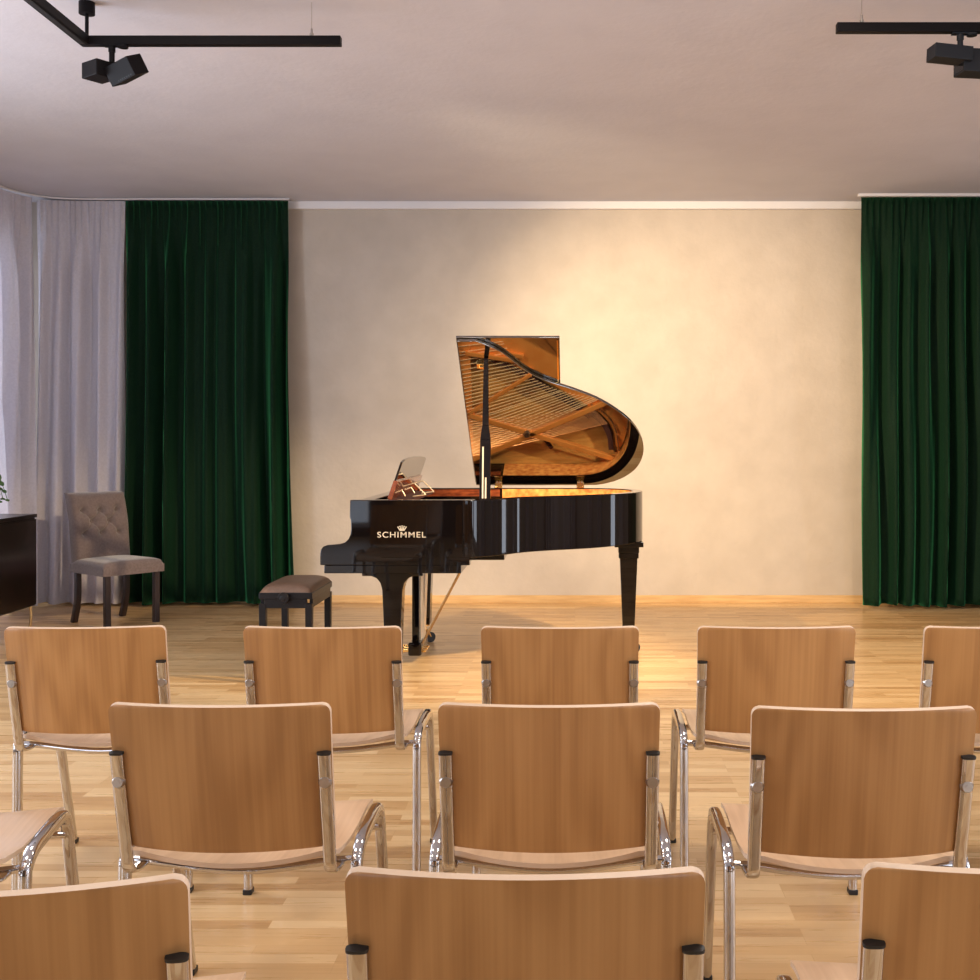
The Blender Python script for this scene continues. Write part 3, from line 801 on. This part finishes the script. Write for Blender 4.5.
# ------------------------------------------------------------------ sideboard and fern
sb = thing('sideboard', 'dark brown sideboard on thin gold legs, in front of the grey curtain at left', 'cabinet', (-4.05, 7.1, 0))
b = BM(); bxr(b, -0.245, 0.275, -0.8, 0.8, 0.18, 0.795); obj('body', b, 'cabinet', sb, bevel=0.003)
b = BM(); bxr(b, -0.25, 0.288, -0.806, 0.806, 0.796, 0.82); obj('top', b, 'cabinet', sb, bevel=0.003)
for k in range(3):
    y0 = -0.79+k*0.528; b = BM(); bxr(b, 0.276, 0.290, y0, y0+0.522, 0.19, 0.785); obj('door', b, 'cabinet', sb, bevel=0.002)
for sx in (-0.2, 0.262):
    for sy in (-0.74, 0.76):
        b = BM(); sweep(b, smooth_path([(sx, sy, 0.18), (sx+0.004, sy, 0.10), (sx-0.008, sy, 0.0)], 4), 0.009, n=10); obj('leg', b, 'gold_leg', sb, smooth=50)

fern = thing('potted_fern', 'green fern leaf drooping in at the left edge, above the dark sideboard', 'plant', (-3.99, 7.3, 0.82))
b = BM(); cyl(b, (0, 0, 0), (0, 0, 0.15), 0.075, 0.10, n=32); obj('pot', b, 'pot', fern, smooth=40, bevel=0.004)
b = BM(); cyl(b, (0, 0, 0.1505), (0, 0, 0.156), 0.09, n=28); obj('soil', b, 'soil', fern)
def frond(az, reach, rise, drop):
    b = BM(); pts = []
    for k in range(15):
        t = k/14; r = reach*(t**0.9); z = 0.15+rise*math.sin(min(1, t*1.25)*PI/2)-drop*max(0, t-0.35)**1.6*1.9
        pts.append(Vector((math.cos(az)*r, math.sin(az)*r, z)))
    sweep(b, pts, 0.0022, n=5)
    for k in range(3, 15):
        t = k/14; p = pts[k]; tg = (pts[min(k+1, 14)]-pts[k-1]).normalized(); sd = tg.cross(Vector((0, 0, 1))).normalized()
        ln = 0.085*math.sin(PI*min(0.96, t*0.9+0.08))+0.012
        for sgn in (-1, 1):
            dirv = (sd*sgn*0.8+tg*0.75+Vector((0, 0, -0.25))).normalized()
            wv = dirv.cross(Vector((0, 0, 1))).normalized()*0.014
            q = [p, p+dirv*ln*0.35+wv, p+dirv*ln*0.75+wv*0.8, p+dirv*ln, p+dirv*ln*0.75-wv*0.8, p+dirv*ln*0.35-wv]
            up = Vector((0, 0, 0.0008))
            A = [b.verts.new(v) for v in q]; B = [b.verts.new(v+up) for v in q]
            b.faces.new(A); b.faces.new(list(reversed(B)))
            for i in range(6): b.faces.new((A[i], B[i], B[(i+1) % 6], A[(i+1) % 6]))
    obj('frond', b, 'leaf', fern)
for k in range(13):
    frond(k*2*PI/13+0.12, 0.26+0.03*((k*7) % 3), 0.30+0.05*((k*5) % 4), 0.34+0.05*(k % 3))

# ------------------------------------------------------------------ ceiling tracks and spot heads
def stem(b, x, y, z): cyl(b, (x, y, z), (x, y, ZC-0.02), 0.008, n=10)
tr = thing('lighting_track', 'black angled ceiling lighting track at upper left', 'light track', (-2.165, 5.0, 3.108))
b = BM(); bxr(b, -0.022, 1.13, -0.019, 0.019, -0.02, 0.02); obj('track_rail', b, 'black_metal', tr, bevel=0.002)
b = BM(); bxr(b, -0.022, 0.022, -3.4, -0.0195, -0.02, 0.02); o = obj('track_rail', b, 'black_metal', tr, bevel=0.002)
b = BM(); bxr(b, -0.012, 0.012, -3.38, -0.03, -0.0225, -0.0205); obj('track_slot', b, 'plastic', o)
b = BM(); cyl(b, (0.005, 0, 0.02), (0.005, 0, 0.12), 0.008, n=12); obj('hanging_rod', b, 'black_metal', tr, smooth=40)
b = BM(); cyl(b, (0.005, 0, 0.12), (0.005, 0, ZC-3.108), 0.034, n=28); obj('ceiling_mount', b, 'black_metal', tr, smooth=40)
b = BM(); cyl(b, (1.0, 0, 0.02), (1.0, 0, 0.035), 0.009, n=12); cyl(b, (1.0, 0, 0.035), (1.0, 0, 0.055), 0.005, n=12); cyl(b, (1.0, 0, 0.055), (1.0, 0, ZC-3.108), 0.0012, n=6); obj('hanging_cable', b, 'steel', tr, smooth=40)
tr = thing('lighting_track', 'straight black ceiling lighting track at upper right', 'light track', (1.12, 4.84, 3.108))
b = BM(); bxr(b, 0.0, 2.6, -0.019, 0.019, -0.02, 0.02); obj('track_rail', b, 'black_metal', tr, bevel=0.002)
for cx in (0.108, 2.3):
    b = BM(); cyl(b, (cx, 0, 0.02), (cx, 0, 0.035), 0.009, n=12); cyl(b, (cx, 0, 0.035), (cx, 0, 0.055), 0.005, n=12); cyl(b, (cx, 0, 0.055), (cx, 0, ZC-3.108), 0.0012, n=6); obj('hanging_cable', b, 'steel', tr, smooth=40)

def spotlight(loc, label, drv, hd, m):
    s = thing('track_spotlight', label, 'spotlight', loc, 0, 'track spotlights')
    b = BM(); cyl(b, (0, 0, -0.03), (0, 0, 0), 0.015); cyl(b, (0, 0, -0.078), (0, 0, -0.03), 0.012); box(b, (0.0, 0, -0.003), (0.07, 0.03, 0.006)); obj('mounting_arm', b, m, s, smooth=40)
    b = BM(); cyl(b, (0.05, 0, -0.012), (0.05, 0, -0.002), 0.022); obj('adapter_disc', b, m, s, smooth=40)
    b = BM(); c, sz, rot = drv; box(b, (0, 0, 0), sz); o = obj('driver_box', b, m, s, bevel=0.003); o.location = c; o.rotation_euler = rot
    b = BM(); c, sz, rot = hd; box(b, (0, 0, 0), sz); o = obj('lamp_head', b, m, s, bevel=0.003); o.location = c; o.rotation_euler = rot
    b = BM(); box(b, (-sz[0]/2-0.001, 0, 0), (0.003, sz[1]*0.82, sz[2]*0.82)); obj('lens', b, 'glass', o)
    b = BM()
    for k in range(7): box(b, (sz[0]/2-0.02-k*0.013, -sz[1]/2-0.0008, -sz[2]*0.38), (0.005, 0.0016, 0.006))
    obj('vent_slots', b, 'plastic', o)
    return s
R = math.radians
spotlight((-2.045, 4.99, 3.087), 'black track spotlight under the upper left track', ((-0.055, 0.0, -0.115), (0.115, 0.10, 0.07), (0, 0, R(-35))),
          ((0.075, -0.03, -0.12), (0.15, 0.09, 0.085), (R(25), R(-12), R(-28))), 'black_metal')
spotlight((1.65, 4.84, 3.087), 'anthracite track spotlight under the upper right track', ((-0.045, 0.0, -0.092), (0.17, 0.09, 0.06), (0, R(3), R(8))),
          ((0.10, 0.05, -0.115), (0.19, 0.10, 0.10), (R(0), R(0), R(8))), 'anthracite')

# ------------------------------------------------------------------ conference chairs
# local frame: +y is the way the sitter faces; y = 0 lies 0.30 m in front of the backrest's upper edge
def Y(v): return v-0.30
def make_chair():
    t = thing('stacking_chair', 'x', 'chair')
    b = BM()
    def back(u, v):
        x = (u*2-1); z0, z1 = 0.506, 0.818
        wx = 0.2255
        z = z0+(z1-z0)*v
        yy = 0.076-0.085*v+0.013*v*v+(0.042-0.014*v)*(x*x-1)+0.006
        # rounded corners
        rc = 0.017; dz = min(z-z0, z1-z)
        if dz < rc: wx -= rc-math.sqrt(max(0, rc*rc-(rc-dz)**2))
        wx -= 0.004*(1-v)
        return Vector((x*wx, Y(yy), z))
    G0 = [0, .006, .015, .03, .05, .08]; vs = G0+[0.08+0.84*k/14 for k in range(1, 14)]+[1-g for g in reversed(G0)]
    nv = len(vs)-1
    slab(b, lambda u, v: back(u, vs[round(v*nv)]), 26, nv, 0.012, 1, (0, -0.97, -0.22))
    obj('backrest', b, ['beech', 'ply_edge'], t, smooth=40)
    b = BM()
    def seat(u, v):
        x = u*2-1; rr = [(0.0, 0.452), (0.12, 0.444), (0.3, 0.436), (0.5, 0.437), (0.7, 0.446), (0.84, 0.447), (0.93, 0.441), (1.0, 0.423)]
        for (a, za), (c, zc) in zip(rr, rr[1:]):
            if v <= c+1e-6:
                f = (v-a)/(c-a); f = f*f*(3-2*f)*0.5+f*0.5; z = za+(zc-za)*f; break
        z += 0.027*x*x*(1-0.75*v)
        wx = 0.222-0.002*v
        dv = min(v, 1-v)*0.47; rc = 0.035
        if dv < rc: wx -= rc-math.sqrt(max(0, rc*rc-(rc-dv)**2))
        return Vector((x*wx, Y(0.080+0.47*v), z+0.010))
    g = [0, .004, .012, .025, .045, .075]; vv = g+[0.075+0.85*k/16 for k in range(1, 16)]+[1-q for q in reversed(g)]
    n2 = len(vv)-1
    slab(b, lambda u, v: seat(u, vv[round(v*n2)]), 22, n2, 0.010, 1, (0, 0, -1))
    obj('seat', b, ['beech_lit', 'ply_edge'], t, smooth=40)
    for sx in (-1, 1):
        b = BM()
        pts = smooth_path([(sx*0.250, Y(0.140), 0.012), (sx*0.250, Y(0.146), 0.20), (sx*0.250, Y(0.150), 0.415), (sx*0.250, Y(0.162), 0.447), (sx*0.250, Y(0.195), 0.466), (sx*0.250, Y(0.26), 0.473),
                           (sx*0.250, Y(0.36), 0.475), (sx*0.250, Y(0.415), 0.466), (sx*0.250, Y(0.443), 0.43), (sx*0.250, Y(0.46), 0.37), (sx*0.250, Y(0.515), 0.19), (sx*0.250, Y(0.568), 0.012)], 6)
        sweep(b, pts, 0.0125, 0.0150, side=(1, 0, 0), n=16, e=3.2)
        lf = obj('leg_frame', b, 'chrome', t, smooth=50)
        for yy in (0.140, 0.569):
            b = BM(); bxr(b, sx*0.250-0.0135, sx*0.250+0.0135, Y(yy)-0.016, Y(yy)+0.016, 0, 0.016); obj('foot_cap', b, 'plastic', lf, bevel=0.003)
        # flat oval upright carrying the backrest
        b = BM(); x = sx*0.211
        sag = 0.040*((0.211/0.2255)**2-1)
        def yb(z):
            v = (z-0.506)/0.309; return 0.082-0.085*v+0.013*v*v+(0.042-0.014*v)*(0.8756-1)-0.019
        pts = [(x, Y(yb(0.712)), 0.712), (x, Y(yb(0.65)), 0.65), (x, Y(yb(0.58)), 0.58), (x, Y(yb(0.52)), 0.52), (x, Y(yb(0.50)+0.002), 0.487), (x, Y(0.068), 0.462), (x, Y(0.085), 0.447), (x, Y(0.125), 0.440), (x, Y(0.165), 0.440)]
        sweep(b, smooth_path(pts, 5), 0.0135, 0.0062, side=(1, 0, 0), n=16, e=3.0)
        up = obj('back_upright', b, 'chrome', t, smooth=50)
        b = BM(); sweep(b, [(x, Y(yb(0.712)), 0.712), (x, Y(yb(0.716)), 0.7165)], 0.0145, 0.0078, side=(1, 0, 0), n=16, e=3.0); obj('end_cap', b, 'plastic', up, smooth=50)
        b = BM(); y_ = Y(yb(0.653))-0.006
        cyl(b, (x, y_-0.0035, 0.653), (x, y_+0.004, 0.653), 0.0105, 0.0145, n=20); cyl(b, (x, y_-0.0045, 0.653), (x, y_-0.003, 0.653), 0.005, n=6)
        obj('screw', b, 'steel', up, smooth=40)
    b = BM()
    sweep(b, smooth_path([(-0.25, Y(0.152), 0.445), (-0.20, Y(0.152), 0.442), (-0.12, Y(0.152), 0.431), (-0.06, Y(0.152), 0.424), (0, Y(0.152), 0.421), (0.06, Y(0.152), 0.424), (0.12, Y(0.152), 0.431), (0.20, Y(0.152), 0.442), (0.25, Y(0.152), 0.445)], 4), 0.009, n=12)
    obj('crossbar', b, 'chrome', t, smooth=60)
    b = BM(); sweep(b, [(-0.25, Y(0.435), 0.418), (0.25, Y(0.435), 0.418)], 0.009, n=12); obj('crossbar', b, 'chrome', t, smooth=60)
    return t

def copy_tree(o, parent=None):
    c = o.copy(); COL.objects.link(c); c.parent = parent
    for ch in list(o.children): copy_tree(ch, c)
    return c

# row distance of the upper back edge; (x centre, rotation in degrees, label)
rows = [
    (3.22, [(-1.413, 3, 'beech plywood chair with chrome frame, leftmost in the row nearest the piano'),
            (-0.721, 0, 'beech plywood chair in the farthest row, second from the left, beside the pedals'),
            (-0.043, 0, 'beech plywood chair in the farthest row, in front of the piano\'s tail, its seat hidden'),
            (0.575, 0, 'beech plywood chair in the farthest row, first one right of the piano'),
            (1.222, 0, 'beech plywood chair in the farthest row, cut by the right edge of the photo')]),
    (2.29, [(-1.43, 8, 'beech plywood chair of which only seat corner and chrome leg show at the left edge'),
            (-0.7215, 0, 'beech plywood chair in the middle row, the left of its three fully shown backs'),
            (-0.0527, 0, 'beech plywood chair in the middle row, central one with a chrome loop on each side'),
            (0.579, 0, 'beech plywood chair in the middle row, rightmost, in front of the green curtain side')]),
    (1.41, [(-0.741, 8, 'large nearest beech plywood chair back cut by the lower left corner'),
            (-0.0625, 0, 'large nearest beech plywood chair back at the bottom centre of the photo'),
            (0.590, 0, 'large nearest beech plywood chair back cut by the lower right corner')]),
]
proto = None
for d_, lst in rows:
    for (x, rz, lab) in lst:
        if proto is None: proto = make_chair(); o = proto
        else: o = copy_tree(proto)
        dy = {0.579: -0.03, -1.43: -0.09, -0.741: -0.055, 0.590: 0.015}.get(x, 0)
        o.location = (x, d_+0.30+dy, 0); o.rotation_euler = (0, 0, R(rz))
        o['label'] = lab; o['group'] = 'rows of audience chairs'
